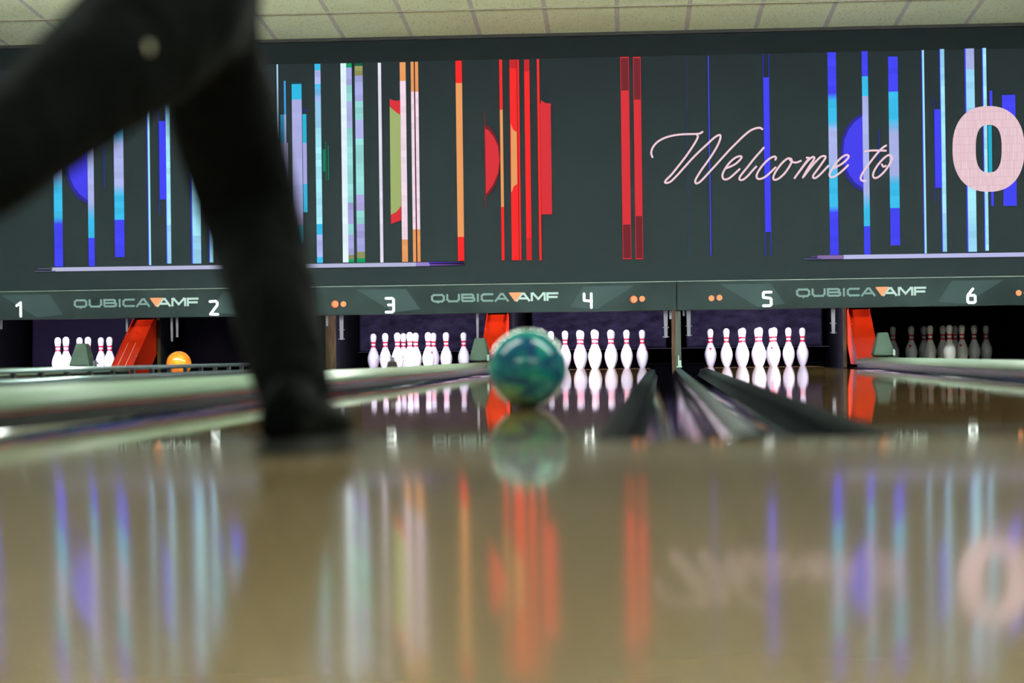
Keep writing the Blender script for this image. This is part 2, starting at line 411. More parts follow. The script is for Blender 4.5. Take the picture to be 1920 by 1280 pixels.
def pr_r(z):
    for (r0, z0), (r1, z1) in zip(pr, pr[1:]):
        if z0 <= z <= z1 and z1 > z0: return r0+(r1-r0)*(z-z0)/(z1-z0)
    return 0.02
# small red emblem that follows the belly of the pin: crown over a point
bm = BM()
emb = [(-0.016, 0.010), (-0.010, 0.003), (-0.006, 0.012), (0, 0.003), (0.006, 0.012), (0.010, 0.003), (0.016, 0.010), (0.012, -0.004), (0, -0.018), (-0.012, -0.004)]
zc0 = 7.2*IN
def onpin(u, v):
    z = zc0+v; r = pr_r(z)+0.0008; a = -PI/2+u/r
    return (r*math.cos(a), r*math.sin(a), z)
ctr = bm.verts.new(onpin(0, -0.002)); vs = [bm.verts.new(onpin(*p)) for p in emb]
for i in range(len(vs)): bm.faces.new((ctr, vs[i], vs[(i+1) % len(vs)]))
emb_mesh = bpy.data.meshes.new('emblem'); bm.to_mesh(emb_mesh); bm.free(); emb_mesh.materials.append(m_pinred)

PIN = {1: (0, 3), 2: (-.5, 2), 3: (.5, 2), 4: (-1, 1), 5: (0, 1), 6: (1, 1), 7: (-1.5, 0), 8: (-.5, 0), 9: (.5, 0), 10: (1.5, 0)}
pos_word = {1: 'front point', 2: 'second row left', 3: 'second row right', 4: 'third row left', 5: 'third row middle', 6: 'third row right',
            7: 'back left corner', 8: 'back row inner left', 9: 'back row inner right', 10: 'back right corner'}
lane_word = {1: 'far left bright rack', 3: 'rack left of teal ball', 4: 'rack right of teal ball', 5: 'rack below number 5', 6: 'dim rack below number 6'}
first = True
for ln, which in ((1, (1, 2, 3, 5, 6, 9)), (3, range(1, 11)), (4, range(1, 11)), (5, range(1, 11)), (6, range(1, 11))):
    for p in which:
        ix, row = PIN[p]
        if first: o = pin0; first = False
        else: o = pin0.copy(); COL.objects.link(o)
        o.location = (LANES[ln]+ix*SP, YB-row*ROW, 0.0); o.rotation_euler = (0, 0, random.uniform(-PI, PI))
        tag(o, 'red-banded white pin, %s of the %s' % (pos_word[p], lane_word[ln]), 'bowling pin', 'pins standing on lane %d' % ln)
        turn = {(5, 7): 0.0, (5, 3): -0.6, (6, 4): -0.35, (6, 3): -0.4, (5, 10): 1.15, (3, 3): 0.9, (4, 10): 1.1}.get((ln, p))
        if turn is not None:
            o.rotation_euler = (0, 0, turn)
            e = bpy.data.objects.new('emblem', emb_mesh); COL.objects.link(e); e.parent = o; e['label'] = 'small red emblem on the belly'

# lamps that light the pins from behind the masking
for ln in (1, 3, 4, 5):
    X = LANES[ln]
    t = thing('pin_deck_lamp', 'slim lamp under the masking over the pins of lane %s' % {1: 'one', 3: 'three', 4: 'four', 5: 'five'}[ln], 'lamp', (X, YM+0.22, 0.70), group='pin deck lamps')
    bm = BM(); box(bm, -0.5, 0.5, -0.03, 0.03, 0, 0.05); obj('lamp_body', bm, m_fix, t)
    E_ = {1: 90, 3: 75, 4: 88, 5: 88}[ln]
    area_light('pin_light', (0, 0.0, -0.01), (math.radians(28), 0, 0), 1.0, 0.05, E_, (0.80, 0.74, 1.0), t)

# ------------------------------------------------------------------ pits: kickbacks, curtains
def word(n): return ['one', 'two', 'three', 'four', 'five', 'six', 'seven'][n-1]
for x, wd, lb in ((-5.835-0.90, 0, 'at the far left edge, left of lane one'), (GAPS['12']-0.122, 0, 'right of the far left pins'), (GAPS['12']+0.122, .017, 'behind the orange ball'),
                  (-3.155, .05, 'with brown worn edge, left of lane three'), (GAPS['34']-0.122, 0, 'left of the half-hidden red ramp'), (GAPS['34']+0.122, 0, 'behind the teal ball'),
                  (0.118, .022, 'beside the slim post between lanes four and five'), (GAPS['56']-0.122, .017, 'left of the rightmost red ramp'), (GAPS['56']+0.122, 0, 'right of the rightmost red ramp'), (GAPS['67'], 0, 'right of the dim pins')):
    bm = BM(); box(bm, x-0.014, x+0.014, YM+0.42, 24.2, -0.155, 0.775, 0.003)
    t = obj('kickback_panel', bm, m_pitblack); tag(t, 'dark side panel of the pin pit ' + lb, 'panel', 'pit side panels')
    if wd:
        bm = BM(); box(bm, x-wd, x+wd, YM+0.405, YM+0.42, -0.155, 0.70, 0.003); e = obj('front_edge', bm, m_kick, t); e['label'] = 'brown worn front edge'
def curtain(n, m, zlo, folds, label, y=23.62, drape=False):
    X = LANES[n]; bm = BM(); nx, nzz = 60, 24; g = []
    for i in range(nx+1):
        u = i/nx; row = []
        for j in range(nzz+1):
            v = j/nzz
            zl = zlo
            if drape: zl = 0.11-0.04*math.sin(u*2.2)+0.05*max(0, u-0.55)
            z = 0.76+(zl-0.76)*v
            dy = folds*(math.sin(u*13+v*4.0*(1 if drape else 0.3))*0.6+math.sin(u*31+1.3-v*6)*0.25)*(0.3+0.7*v)
            dy += folds*0.8*math.sin(v*5+u*3)
            row.append(bm.verts.new((X-0.685+1.385*u, y+dy, z)))
        g.append(row)
    for i in range(nx):
        for j in range(nzz): bm.faces.new((g[i][j], g[i+1][j], g[i+1][j+1], g[i][j+1]))
    o = obj('pit_curtain', bm, m, smooth=True)
    md = o.modifiers.new('thick', 'SOLIDIFY'); md.thickness = 0.008
    return tag(o, label, 'curtain', 'dark curtains behind the pins')
curtain(1, m_curtain, 0.08, 0.03, 'dark violet folded cloth curtain behind the far left pins', y=23.4, drape=False)
curtain(2, m_curtain, 0.08, 0.045, 'slack dark curtain with diagonal folds over the empty pin deck of lane two', y=22.4, drape=True)
for n in (3, 4, 5):
    curtain(n, m_curtain_leather, 0.20, 0.010, 'scuffed dark violet curtain behind the pins of lane %s' % word(n))
    xa, xb = {3: (-3.141, -1.682), 4: (-1.410, 0.104), 5: (0.132, 1.711)}[n]
    bm = BM(); tube(bm, [(xa, 23.56, 0.192), (xb, 23.56, 0.192)], 0.0035, 8)
    tag(obj('curtain_rod', bm, m_steel), 'thin pale rod along the bottom of the curtain on lane %s' % word(n), 'rod', 'curtain rods')
curtain(6, m_pitblack, 0.15, 0.01, 'almost black curtain behind the dim pins of lane six')
for n in (1, 2, 3, 4, 5, 6):
    bm = BM(); box(bm, LANES[n]-0.74, LANES[n]+0.74, 24.3, 24.36, -0.15, 0.77, 0.0)
    tag(obj('pit_cushion', bm, m_pitblack), 'black cushion at the back of the pit on lane %s' % word(n), 'cushion', 'pit cushions')

# ------------------------------------------------------------------ red ramps and grey hoods
for c, nm, lines in (('12', 'between lanes one and two beside the orange ball', True), ('34', 'half hidden by the teal ball', False), ('56', 'between lanes five and six', False)):
    X = GAPS[c]
    t = thing('ball_return_ramp', 'tall glossy red sloping ramp ' + nm, 'ramp', (X, 20.60, 0), group='red ball return ramps')
    yb, yt, zb, zt = 0.0, 1.02, 0.020, 0.53
    hw0, hw1 = 0.101, 0.101
    hb0, hb1 = 0.101, 0.101
    dp = 0.75
    bm = BM()
    lo = [(-hw0, yb, zb), (hw0, yb, zb), (hb0, yb+dp, zb), (-hb0, yb+dp, zb)]
    hi = [(-hw1, yt, zt), (hw1, yt, zt), (hb1, yt+dp, zt), (-hb1, yt+dp, zt)]
    hull8(bm, lo, hi); obj('ramp_body', bm, m_ramp, t)
    # overlay sheet on the lower third and edge flanges
    def on(u, v, off=0.0):
        hw = hw0+(hw1-hw0)*v; return (u*hw, yb+(yt-yb)*v-off*0.47, zb+(zt-zb)*v+off*0.88)
    bm = BM(); hull8(bm, [on(-0.98, 0.0), on(0.98, 0.0), on(0.98, 0.42), on(-0.98, 0.42)], [on(-0.98, 0.0, 0.006), on(0.98, 0.0, 0.006), on(0.98, 0.42, 0.004), on(-0.98, 0.42, 0.004)])
    obj('lower_plate', bm, m_ramp, t)
    for s in (-1, 1):
        bm = BM(); a, b_ = (0.93, 1.0) if s > 0 else (-1.0, -0.93)
        hull8(bm, [on(a, 0), on(b_, 0), on(b_, 1), on(a, 1)], [on(a, 0, 0.014), on(b_, 0, 0.014), on(b_, 1, 0.014), on(a, 1, 0.014)])
        obj('flange', bm, m_ramp, t)
    if lines:
        for u in (-0.45, 0.25):
            bm = BM(); hull8(bm, [on(u-.02, 0, .005), on(u+.02, 0, .005), on(u+.008, .55, .003), on(u-.008, .55, .003)], [on(u-.02, 0, .009), on(u+.02, 0, .009), on(u+.008, .55, .006), on(u-.008, .55, .006)])
            e = obj('ridge', bm, m_rampline, t); e['label'] = 'thin pale raised line'
    for s, v in ((1, .3), (-1, .7), (1, .85)):
        bm = BM(); bmesh.ops.create_uvsphere(bm, u_segments=8, v_segments=6, radius=0.005, matrix=Matrix.Translation(on(s*0.9, v, 0.012)))
        obj('bolt', bm, m_steel, t)
for c, x, nm in (('12', 142, 'grey tapered hood in front of the far left pins'), ('34', 899, 'grey tapered hood left of the teal ball'), ('56', 1665, 'grey tapered hood right of the red ramp on the right')):
    X = GAPS[c]; Y = {'12': 19.25, '34': 19.45, '56': 19.3}[c]
    t = thing('ball_hood', nm, 'hood', (X, Y, 0.1005), group='tapered hoods on the cappings')
    hz = 0.192
    bm = BM(); hull8(bm, [(-0.088, -0.10, 0), (0.088, -0.10, 0), (0.088, 0.16, 0), (-0.088, 0.16, 0)], [(-0.042, -0.02, hz), (0.042, -0.02, hz), (0.042, 0.10, hz), (-0.042, 0.10, hz)])
    es = [e for e in bm.edges]; bmesh.ops.bevel(bm, geom=es, offset=0.006, segments=2, affect='EDGES')
    obj('hood_shell', bm, m_hood, t)
    bm = BM(); box(bm, -0.075, 0.080, -0.08, 0.14, -0.012, 0.0); e = obj('hood_base', bm, m_black, t)
    if c != '12':
        bm = BM(); box(bm, 0.070, 0.088, -0.13, -0.11, 0.0, 0.05); e = obj('reflection_tab', bm, m_edge, t); e['label'] = 'small pale tab standing in for a white reflection'  # pale tab added in place of a white reflection by the hood
    else:
        bm = BM(); box(bm, 0.10, 0.125, -0.02, 0.02, -0.02, 0.045); box(bm, 0.125, 0.142, -0.01, 0.01, 0.015, 0.030); obj('latch', bm, m_steel, t)

# orange ball rolling on lane two
def ball(name, label, c, r, m, rot):
    bm = BM(); bmesh.ops.create_uvsphere(bm, u_segments=64, v_segments=40, radius=r)
    o = obj(name, bm, m, smooth=True); o.location = c; o.rotation_euler = rot; tag(o, label, 'bowling ball')
    for a, b in ((0.0, 0.0), (0.24, 0.06), (0.12, 0.42)):
        d = Vector((math.sin(a), -math.sin(b)*0.6, 1)).normalized()
        bm = BM(); mtx = Matrix.Translation(d*(r-0.0005)) @ d.to_track_quat('Z', 'Y').to_matrix().to_4x4()
        bmesh.ops.create_cone(bm, segments=20, radius1=0.012, radius2=0.012, depth=0.002, cap_ends=True, matrix=mtx)
        obj('finger_hole', bm, m_hole, o)
    return o
ball('bowling_ball', 'orange bowling ball lying on lane two right of the red ramp', (-4.10, 19.25, 0.1082), 0.108, m_orangeball, (math.radians(150), 0.3, 0.2))
ball('bowling_ball', 'marbled teal and blue bowling ball rolling down lane four', (-0.3667, 6.25, 0.1083), 0.108, m_teal, (math.radians(165), math.radians(24), 0))

# ------------------------------------------------------------------ stroke lettering
def ribbon(bm, pts, w, y, w2=None, caps='round', z_off=0.0):
    """flat stroke in the XZ plane at y (2D points), width w"""
    P = [Vector((p[0], p[1])) for p in pts]; n = len(P); ly = y-0.0002*(len(bm.faces) % 5)
    for i in range(n-1):
        a, b = P[i], P[i+1]; d = (b-a)
        if d.length < 1e-7: continue
        d.normalize(); nrm = Vector((-d.y, d.x))*w/2
        if caps == 'square':
            if i == 0: a = a-d*w*0.0
            if i > 0: a = a-d*w*0.5
            if i < n-2: b = b+d*w*0.5
        q = [a+nrm, b+nrm, b-nrm, a-nrm]; ly -= 0.00005; y = ly
        bm.faces.new([bm.verts.new((v.x, y, v.y)) for v in q])
    if caps == 'round':
        for i, p in enumerate(P):
            y -= 0.00005
            bm.faces.new([bm.verts.new((p.x+w/2*math.cos(2*PI*k/14), y, p.y+w/2*math.sin(2*PI*k/14))) for k in range(14)])

# ------------------------------------------------------------------ masking units
YF = YM-0.002
def stack(pts, s, ox, oz, sx=1.0): return [(ox+p[0]*s*sx, oz+p[1]*s) for p in pts]
DIG = {'1': [[(0.12, 0.78), (0.42, 1.0), (0.42, 0)]],
       '2': [[(0.02, 0.97), (0.45, 0.99), (0.56, 0.88), (0.56, 0.70), (0.04, 0.04), (0.60, 0.02)]],
       '3': [[(0.02, 1.0), (0.48, 1.0), (0.58, 0.90), (0.58, 0.10), (0.48, 0), (0.02, 0.0)], [(0.20, 0.52), (0.56, 0.52)]],
       '4': [[(0.04, 1.0), (0.04, 0.52), (0.58, 0.46)], [(0.56, 1.0), (0.56, 0)]],
       '5': [[(0.60, 1.0), (0.12, 1.0), (0.04, 0.92), (0.04, 0.62), (0.52, 0.56), (0.60, 0.48), (0.60, 0.10), (0.50, 0.02), (0.04, 0.02)]],
       '6': [[(0.42, 1.0), (0.10, 0.60), (0.04, 0.48), (0.04, 0.10), (0.12, 0.02), (0.50, 0.02), (0.58, 0.10), (0.58, 0.46), (0.50, 0.54), (0.06, 0.54)]]}
BR = {'Q': (1.75, [[(0.35, 0.12), (0.12, 0.35), (0.12, 0.72), (0.35, 0.9), (1.35, 0.9), (1.58, 0.72), (1.58, 0.30), (1.35, 0.12), (0.35, 0.12)], [(0.82, 0.15), (0.90, -0.10)]]),
      'U': (1.72, [[(0.12, 1.0), (0.12, 0.35), (0.35, 0.12), (1.35, 0.12), (1.58, 0.35), (1.58, 1.0)]]),
      'B': (1.75, [[(0.12, 0.12), (0.12, 0.9), (1.30, 0.9), (1.48, 0.80), (1.48, 0.62), (1.32, 0.52), (0.12, 0.52)], [(1.32, 0.52), (1.60, 0.42), (1.60, 0.22), (1.40, 0.12), (0.12, 0.12)]]),
      'I': (0.40, [[(0.18, 0.0), (0.18, 1.0)]]),
      'C': (1.62, [[(1.55, 0.9), (0.35, 0.9), (0.12, 0.72), (0.12, 0.30), (0.35, 0.12), (1.55, 0.12)]]),
      'A': (1.72, [[(0.0, 0.0), (0.74, 0.90), (0.98, 0.90), (1.66, 0.0)], [(0.40, 0.34), (1.30, 0.34)]]),
      'M': (1.85, [[(0.12, 0.0), (0.12, 0.90), (0.30, 0.90), (0.92, 0.24), (1.56, 0.90), (1.72, 0.90), (1.72, 0.0)]]),
      'F': (1.50, [[(0.12, 0.0), (0.12, 0.90), (1.48, 0.90)], [(0.12, 0.46), (1.38, 0.46)]])}
def mask_unit(x0, x1, nl, nr, label, text=True, lamps=()):
    t = thing('masking_unit', label, 'masking panel', ((x0+x1)/2, YM, 0.54), group='lane number masking units')
    cx = (x0+x1)/2
    zb, zt = 0.540, 0.806
    def rel(o): o.location = (-cx, -YM, -0.54); return o
    bm = BM(); box(bm, x0+0.003, x1-0.003, YM, YM+0.10, zb, zt, 0.004); rel(obj('panel', bm, m_mask, t))
    bm = BM(); box(bm, x0+0.003, x1-0.003, YM-0.004, YM+0.01, zt, zt+0.004); e = rel(obj('top_edge', bm, m_edge, t)); e['label'] = 'thin pale metal top edge'
    # lighter slanted fields beside the numbers, darker field behind the brand
    for s in (-1, 1):
        bm = BM(); q = [(cx+s*0.83, zb+0.235), (cx+s*1.30, zb+0.235), (cx+s*0.95, zb+0.02), (cx+s*0.70, zb+0.045)]
        bm.faces.new([bm.verts.new((a, YF+0.0005, b)) for a, b in q])
        e = rel(obj('light_field', bm, m_mask2, t)); e['label'] = 'lighter grey slanted field'
    if text:
        seq = 'QUBICA'; sc = 0.0775; tot = 0; gap = 0.14
        wl = sum(BR[c][0]+gap for c in seq); wr = sum(BR[c][0]+gap for c in 'AMF'); tri = 1.05
        total = wl+tri+wr
        kx = 1.232/(total*sc)
        ox = cx-0.597; zb2 = zb+0.105; u = 0
        bm1 = BM(); bm2 = BM()
        for c in seq:
            for st in BR[c][1]: ribbon(bm1, [(ox+(u+p[0])*sc*kx, zb2+p[1]*sc) for p in st], 0.0188, YF-0.0005, caps='square')
            u += BR[c][0]+gap
        ux = ox+(u-0.14)*sc*kx
        tw = 0.122
        bm3 = BM(); q = [(ux, zb2+1.0*sc), (ux+0.008, zb2+1.08*sc), (ux+tw-0.008, zb2+1.08*sc), (ux+tw, zb2+1.0*sc), (ux+tw*0.55, zb2+0.0*sc), (ux+tw*0.45, zb2+0.0*sc)]
        bm3.faces.new([bm3.verts.new((a, YF-0.001, b)) for a, b in q])
        u += tri-0.28
        for c in 'AMF':
            for st in BR[c][1]: ribbon(bm2, [(ox+(u+p[0])*sc*kx, zb2+p[1]*sc) for p in st], 0.0198, YF-0.0005, caps='square')
            u += BR[c][0]+gap-0.05
        e = rel(obj('lettering', bm1, m_brandgrey, t)); e['label'] = 'grey-green letters'
        e = rel(obj('lettering', bm2, m_brandwhite, t)); e['label'] = 'pale blue-white letters'
        e = rel(obj('triangle_mark', bm3, m_orangetri, t)); e['label'] = 'orange triangle pointing down'
    for n_, px, py in ((nl, *NPOS.get(nl, (0, 0))), (nr, *NPOS.get(nr, (0, 0)))):
        if not n_: continue
        p = at(px, py, YM); hgt = 0.128
        bm = BM()
        for st in DIG[n_]: ribbon(bm, stack(st, hgt, p.x-0.3*hgt, p.z-hgt/2), 0.0245, YF-0.002)
        e = rel(obj('lane_number', bm, m_number, t)); e['label'] = 'glowing white number ' + n_
    for px, py in lamps:
        p = at(px, py, YM)
        bm = BM(); bmesh.ops.create_cone(bm, segments=24, radius1=0.027, radius2=0.025, depth=0.012, cap_ends=True, matrix=Matrix.Translation((p.x, YM-0.006, p.z)) @ Matrix.Rotation(PI/2, 4, 'X'))
        e = rel(obj('indicator_light', bm, m_lamp, t)); e['label'] = 'round glowing orange light'
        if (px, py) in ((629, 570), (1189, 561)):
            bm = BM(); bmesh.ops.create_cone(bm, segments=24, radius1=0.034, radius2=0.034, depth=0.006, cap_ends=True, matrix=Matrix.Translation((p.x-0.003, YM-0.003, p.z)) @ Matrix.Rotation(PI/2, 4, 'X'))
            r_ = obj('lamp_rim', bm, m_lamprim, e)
NPOS = {'1': (36, 580), '2': (401, 577), '3': (731, 572), '4': (1102, 563.5), '5': (1438, 560.5), '6': (1821, 554.5)}
E0, E1, E2, E3, E4 = -6.632, -3.239, 0.146, 3.545, 6.94
mask_unit(E0, E1, '1', '2', 'long grey masking panel numbered 1 and 2 at left')
mask_unit(E1, E2, '3', '4', 'long grey masking panel numbered 3 and 4 in the centre', lamps=((629, 570), (644, 570), (1189, 561), (1204, 560)))
mask_unit(E2, E3, '5', '6', 'long grey masking panel numbered 5 and 6 at right', lamps=((1334, 559), (1349, 558), (1910, 549), (1925, 549)))
mask_unit(E3, E4, None, None, 'plain end of the grey masking row beyond number 6', text=False)
# post under the joint
X = at(1272, 640, YM+0.05).x
t = thing('masking_post', 'slim grey-green post between the pins of lanes four and five', 'post', (X, YM+0.05, 0))
bm = BM(); box(bm, -0.024, 0.024, -0.02, 0.02, 0.01, 0.54, 0.003); obj('post_shaft', bm, m_post, t)
bm = BM(); box(bm, -0.006, 0.024, -0.03, -0.02, 0.02, 0.075); box(bm, -0.005, 0.004, -0.03, -0.02, 0.075, 0.12); box(bm, -0.02, 0.03, -0.05, -0.02, 0.010, 0.022)
e = obj('foot_bracket', bm, m_palegreen, t); e['label'] = 'pale green bracket at the foot'

# steel hangers below the masking
hang = [(895, 588, 634, 0, 'left of the half-hidden red ramp'), (640, 590, 637, 1, 'above the brown panel edge left of lane three pins'), (613, 590, 611, 0, 'short one left of lane three'), (584, 590, 630, 0, 'beside the knee of the bowler'),
        (1248, 582, 633, 1, 'left of the slim post'), (1257, 582, 598, 0, 'short one touching the slim post'), (1291, 581, 630, 1, 'dull one right of the slim post'), (1562, 578, 625, 1, 'left of the rightmost red ramp'), (1282, 581, 592, 0, 'tiny one right of the slim post'),
        (238, 598, 622, 0, 'left of the leftmost red ramp'), (322, 598, 640, 0, 'pointed one right of the leftmost red ramp'), (332, 598, 632, 0, 'second one right of the leftmost red ramp'), (2, 601, 617, 0, 'at the far left edge')]
for px, y0, y1, lug, lb in hang:
    Y = YM+0.104
    a = at(px, y0, Y); b = at(px, y1, Y); hw = 0.022 if lug else 0.014
    t = thing('steel_hanger', 'thin steel hanger below the masking, ' + lb, 'bracket', (a.x, Y, b.z), group='steel hangers under the masking')
    hh = 0.68-b.z
    bm = BM(); hull8(bm, [(-hw*.7, -0.003, 0), (hw*.7, -0.003, 0), (hw*.7, 0.003, 0), (-hw*.7, 0.003, 0)], [(-hw, -0.003, hh), (hw, -0.003, hh), (hw, 0.003, hh), (-hw, 0.003, hh)])
    obj('strap', bm, m_steel, t)
    if lug:
        for s in (-1, 1):
            for z in (0.008, 0.095):
                bm = BM(); bmesh.ops.create_uvsphere(bm, u_segments=8, v_segments=6, radius=0.005, matrix=Matrix.Translation((s*(hw+0.003), -0.004, z))); obj('rivet', bm, m_steel, t)

# sensor on the capping in front of lane three's pins
Ysn = 13.1
p = at(738, 691, Ysn)
t = thing('ball_sensor', 'small dark brown sensor with a thin crossbar before the lane three pins', 'sensor', (GAPS['34'], Ysn, 0.083))
bm = BM(); hull8(bm, [(-0.034, -0.02, 0), (0.030, -0.02, 0), (0.030, 0.02, 0), (-0.034, 0.02, 0)], [(-0.025, -0.015, 0.036), (0.024, -0.015, 0.036), (0.024, 0.015, 0.036), (-0.025, 0.015, 0.036)]); obj('sensor_body', bm, m_sensor, t)
bm = BM(); tube(bm, [(-0.072, 0, 0.060), (0.070, 0, 0.060)], 0.0022, 8); e = obj('crossbar', bm, m_railpost, t)
bm = BM(); box(bm, -0.012, 0.012, -0.008, 0.008, 0.036, 0.062); obj('neck', bm, m_steel, t)

# ------------------------------------------------------------------ the big screen
YS = YM+0.03
XL, XR = -8.2, 6.6
ZT = at(1241, 62, YS).z
t = thing('video_screen', 'wide dark screen above the lanes showing coloured light stripes and a greeting', 'screen', ((XL+XR)/2, YS, 0.812))
SCX = (XL+XR)/2
def srel(o): o.location = (-SCX, -YS, -0.812); return o
bm = BM(); box(bm, XL, XR, YS, YS+0.08, 0.812, ZT); srel(obj('screen_panel', bm, m_screen, t))
bm = BM(); box(bm, XL, XR, YS-0.004, YS+0.01, at(1241, 105, YS).z, ZT); e = srel(obj('upper_band', bm, m_band, t)); e['label'] = 'dark unlit band along the top'
bm = BM(); box(bm, XL, XR, YS-0.05, YS+0.02, ZT-0.015, ZT+0.045); e = srel(obj('top_frame', bm, m_black, t)); e['label'] = 'black frame edge under the ceiling'

gb = BM(); cl = gb.loops.layers.float_color.new('Col')
layer = [0]
def quad(pts, cols):
    f = gb.faces.new([gb.verts.new(p) for p in pts])
    for l, c in zip(f.loops, cols): l[cl] = (*c, 1)
def lay(): layer[0] += 1; return YS-0.006-0.00015*layer[0]
def stripe(x0, x1, segs, cell=12.0, jit=0.0, ref=None, ragged=0.0):
    """segs: [(y, rgb) ...] colour runs from y to the next y; an entry with rgb None ends it"""
    Y = lay()
    ym = 300 if ref is None else ref
    X0, X1 = at(x0, ym, YS).x, at(x1, ym, YS).x; xm = (x0+x1)/2
    for (ya, ca), (yb_, cb) in zip(segs, segs[1:]):
        if ca is None: continue
        blend = isinstance(ca, tuple) and len(ca) == 2 and isinstance(ca[0], tuple)
        c0, c1_ = (ca if blend else (ca, ca))
        n = max(1, int(round((yb_-ya)/cell))) if (jit or blend) else 1
        for i in range(n):
            a, b = ya+(yb_-ya)*i/n, ya+(yb_-ya)*(i+1)/n
            ta, tb = i/n, (i+1)/n
            j = 1+random.uniform(-jit, jit)
            C0 = lin([max(0, min(255, (c0[k]*(1-ta)+c1_[k]*ta)*j)) for k in range(3)]); C1 = lin([max(0, min(255, (c0[k]*(1-tb)+c1_[k]*tb)*j)) for k in range(3)])
            za, zb_ = at(xm, a, YS).z, at(xm, b, YS).z
            quad([(X0, Y, za), (X1, Y, za), (X1, Y, zb_), (X0, Y, zb_)], [C0, C0, C1, C1])
def poly(pts, c):
    Y = lay(); P = [at(x, y, YS) for x, y in pts]
    f = gb.faces.new([gb.verts.new((p.x, Y, p.z)) for p in P]); cc = lin(c)
    for l in f.loops: l[cl] = (*cc, 1)
BL = (70, 72, 245); BD = (40, 45, 200); CY = (62, 190, 236); LV = (172, 182, 236); WC = (165, 232, 250); PK = (242, 218, 232); OR = (232, 158, 98); RD = (248, 48, 48); RM = (218, 55, 62); RK = (118, 44, 50)
LC = (150, 210, 240); TE = (150, 218, 216); GN = (30, 165, 105); OL = (148, 150, 95); WH = (226, 244, 252)
# the blue group, shown twice
def blue_group(dx, dy, s=1.0, mid=True):
    X = lambda x: x+dx; Yy = lambda y: y+dy
    poly([(X(1618), Yy(212)), (X(1600), Yy(222)), (X(1588), Yy(237)), (X(1579), Yy(258)), (X(1576), Yy(285)), (X(1579), Yy(312)), (X(1588), Yy(334)), (X(1600), Yy(350)), (X(1618), Yy(360))], (52, 50, 150))
    poly([(X(1618), Yy(217)), (X(1603), Yy(228)), (X(1591), Yy(243)), (X(1583), Yy(263)), (X(1581), Yy(285)), (X(1584), Yy(308)), (X(1592), Yy(327)), (X(1603), Yy(342)), (X(1618), Yy(353))], (72, 68, 238))
    stripe(X(1432.5), X(1434), [(Yy(101), BD), (Yy(480), None)]); stripe(X(1443), X(1444.3), [(Yy(101), BD), (Yy(480), None)])
    stripe(X(1433), X(1444), [(Yy(145), BL), (Yy(435), None)])
    stripe(X(1554), X(1570), [(Yy(98), BL), (Yy(175), (BL, CY)), (Yy(190), CY), (Yy(226), (CY, LV)), (Yy(245), LV), (Yy(300), (LV, CY)), (Yy(330), CY), (Yy(385), (CY, BL)), (Yy(398), BL), (Yy(478), None)], jit=0.035)
    stripe(X(1618), X(1629.5), [(Yy(96), BL), (Yy(143), CY), (Yy(180), LV), (Yy(360), (LV, CY)), (Yy(390), CY), (Yy(424), BL), (Yy(477), None)], jit=0.03)
    stripe(X(1648.5), X(1649.6), [(Yy(243), BD), (Yy(330), None)])
    stripe(X(1667.5), X(1685.5), [(Yy(106), BL), (Yy(172), CY), (Yy(222), (CY, LV)), (Yy(250), LV), (Yy(325), (LV, CY)), (Yy(345), CY), (Yy(390), BL), (Yy(460), None)], jit=0.035)
    stripe(X(1730), X(1732), [(Yy(94), BL), (Yy(475), None)]); stripe(X(1731.5), X(1735), [(Yy(94), WC), (Yy(475), None)])
    stripe(X(1753), X(1765), [(Yy(205), BL), (Yy(352), None)]); stripe(X(1752), X(1753), [(Yy(184), BD), (Yy(380), None)])
    stripe(X(1765), X(1773), [(Yy(92), LC), (Yy(150), WC), (Yy(400), LC), (Yy(472), None)], jit=0.04)
    stripe(X(1764), X(1765.5), [(Yy(92), BL), (Yy(472), None)])
    stripe(X(1813), X(1829), [(Yy(91), LV), (Yy(130), LC), (Yy(250), WC), (Yy(420), LC), (Yy(472), None)], jit=0.05)
    stripe(X(1811), X(1813.3), [(Yy(91), BL), (Yy(472), None)])
    stripe(X(1845), X(1851.5), [(Yy(90), WC), (Yy(470), None)], jit=0.05)
    stripe(X(1843.5), X(1845.3), [(Yy(90), BL), (Yy(470), None)])
    stripe(X(1853), X(1860), [(Yy(235), (40, 175, 205)), (Yy(328), None)])
    stripe(X(1857), X(1862), [(Yy(170), BL), (Yy(232), None), (Yy(330), BL), (Yy(386), None)])
    stripe(X(1880), X(1905), [(Yy(178), BL), (Yy(225), CY), (Yy(250), LV), (Yy(310), CY), (Yy(335), BL), (Yy(386), None)], jit=0.03)
blue_group(0, 0); blue_group(-1453.5, 22)
stripe(1329.6, 1331.4, [(105, BL), (480, None)]); stripe(1289, 1289.8, [(105, (50, 58, 120)), (480, None)])
# red pair
for x0, x1, a, b in ((1166.5, 1180.5, 170, 421), (1190.5, 1202.5, 187, 405)):
    stripe(x0-1, x1+1, [(107, RM), (486, None)]); stripe(x0, x1, [(109, RK), (a, RM), (b, RK), (484, None)])
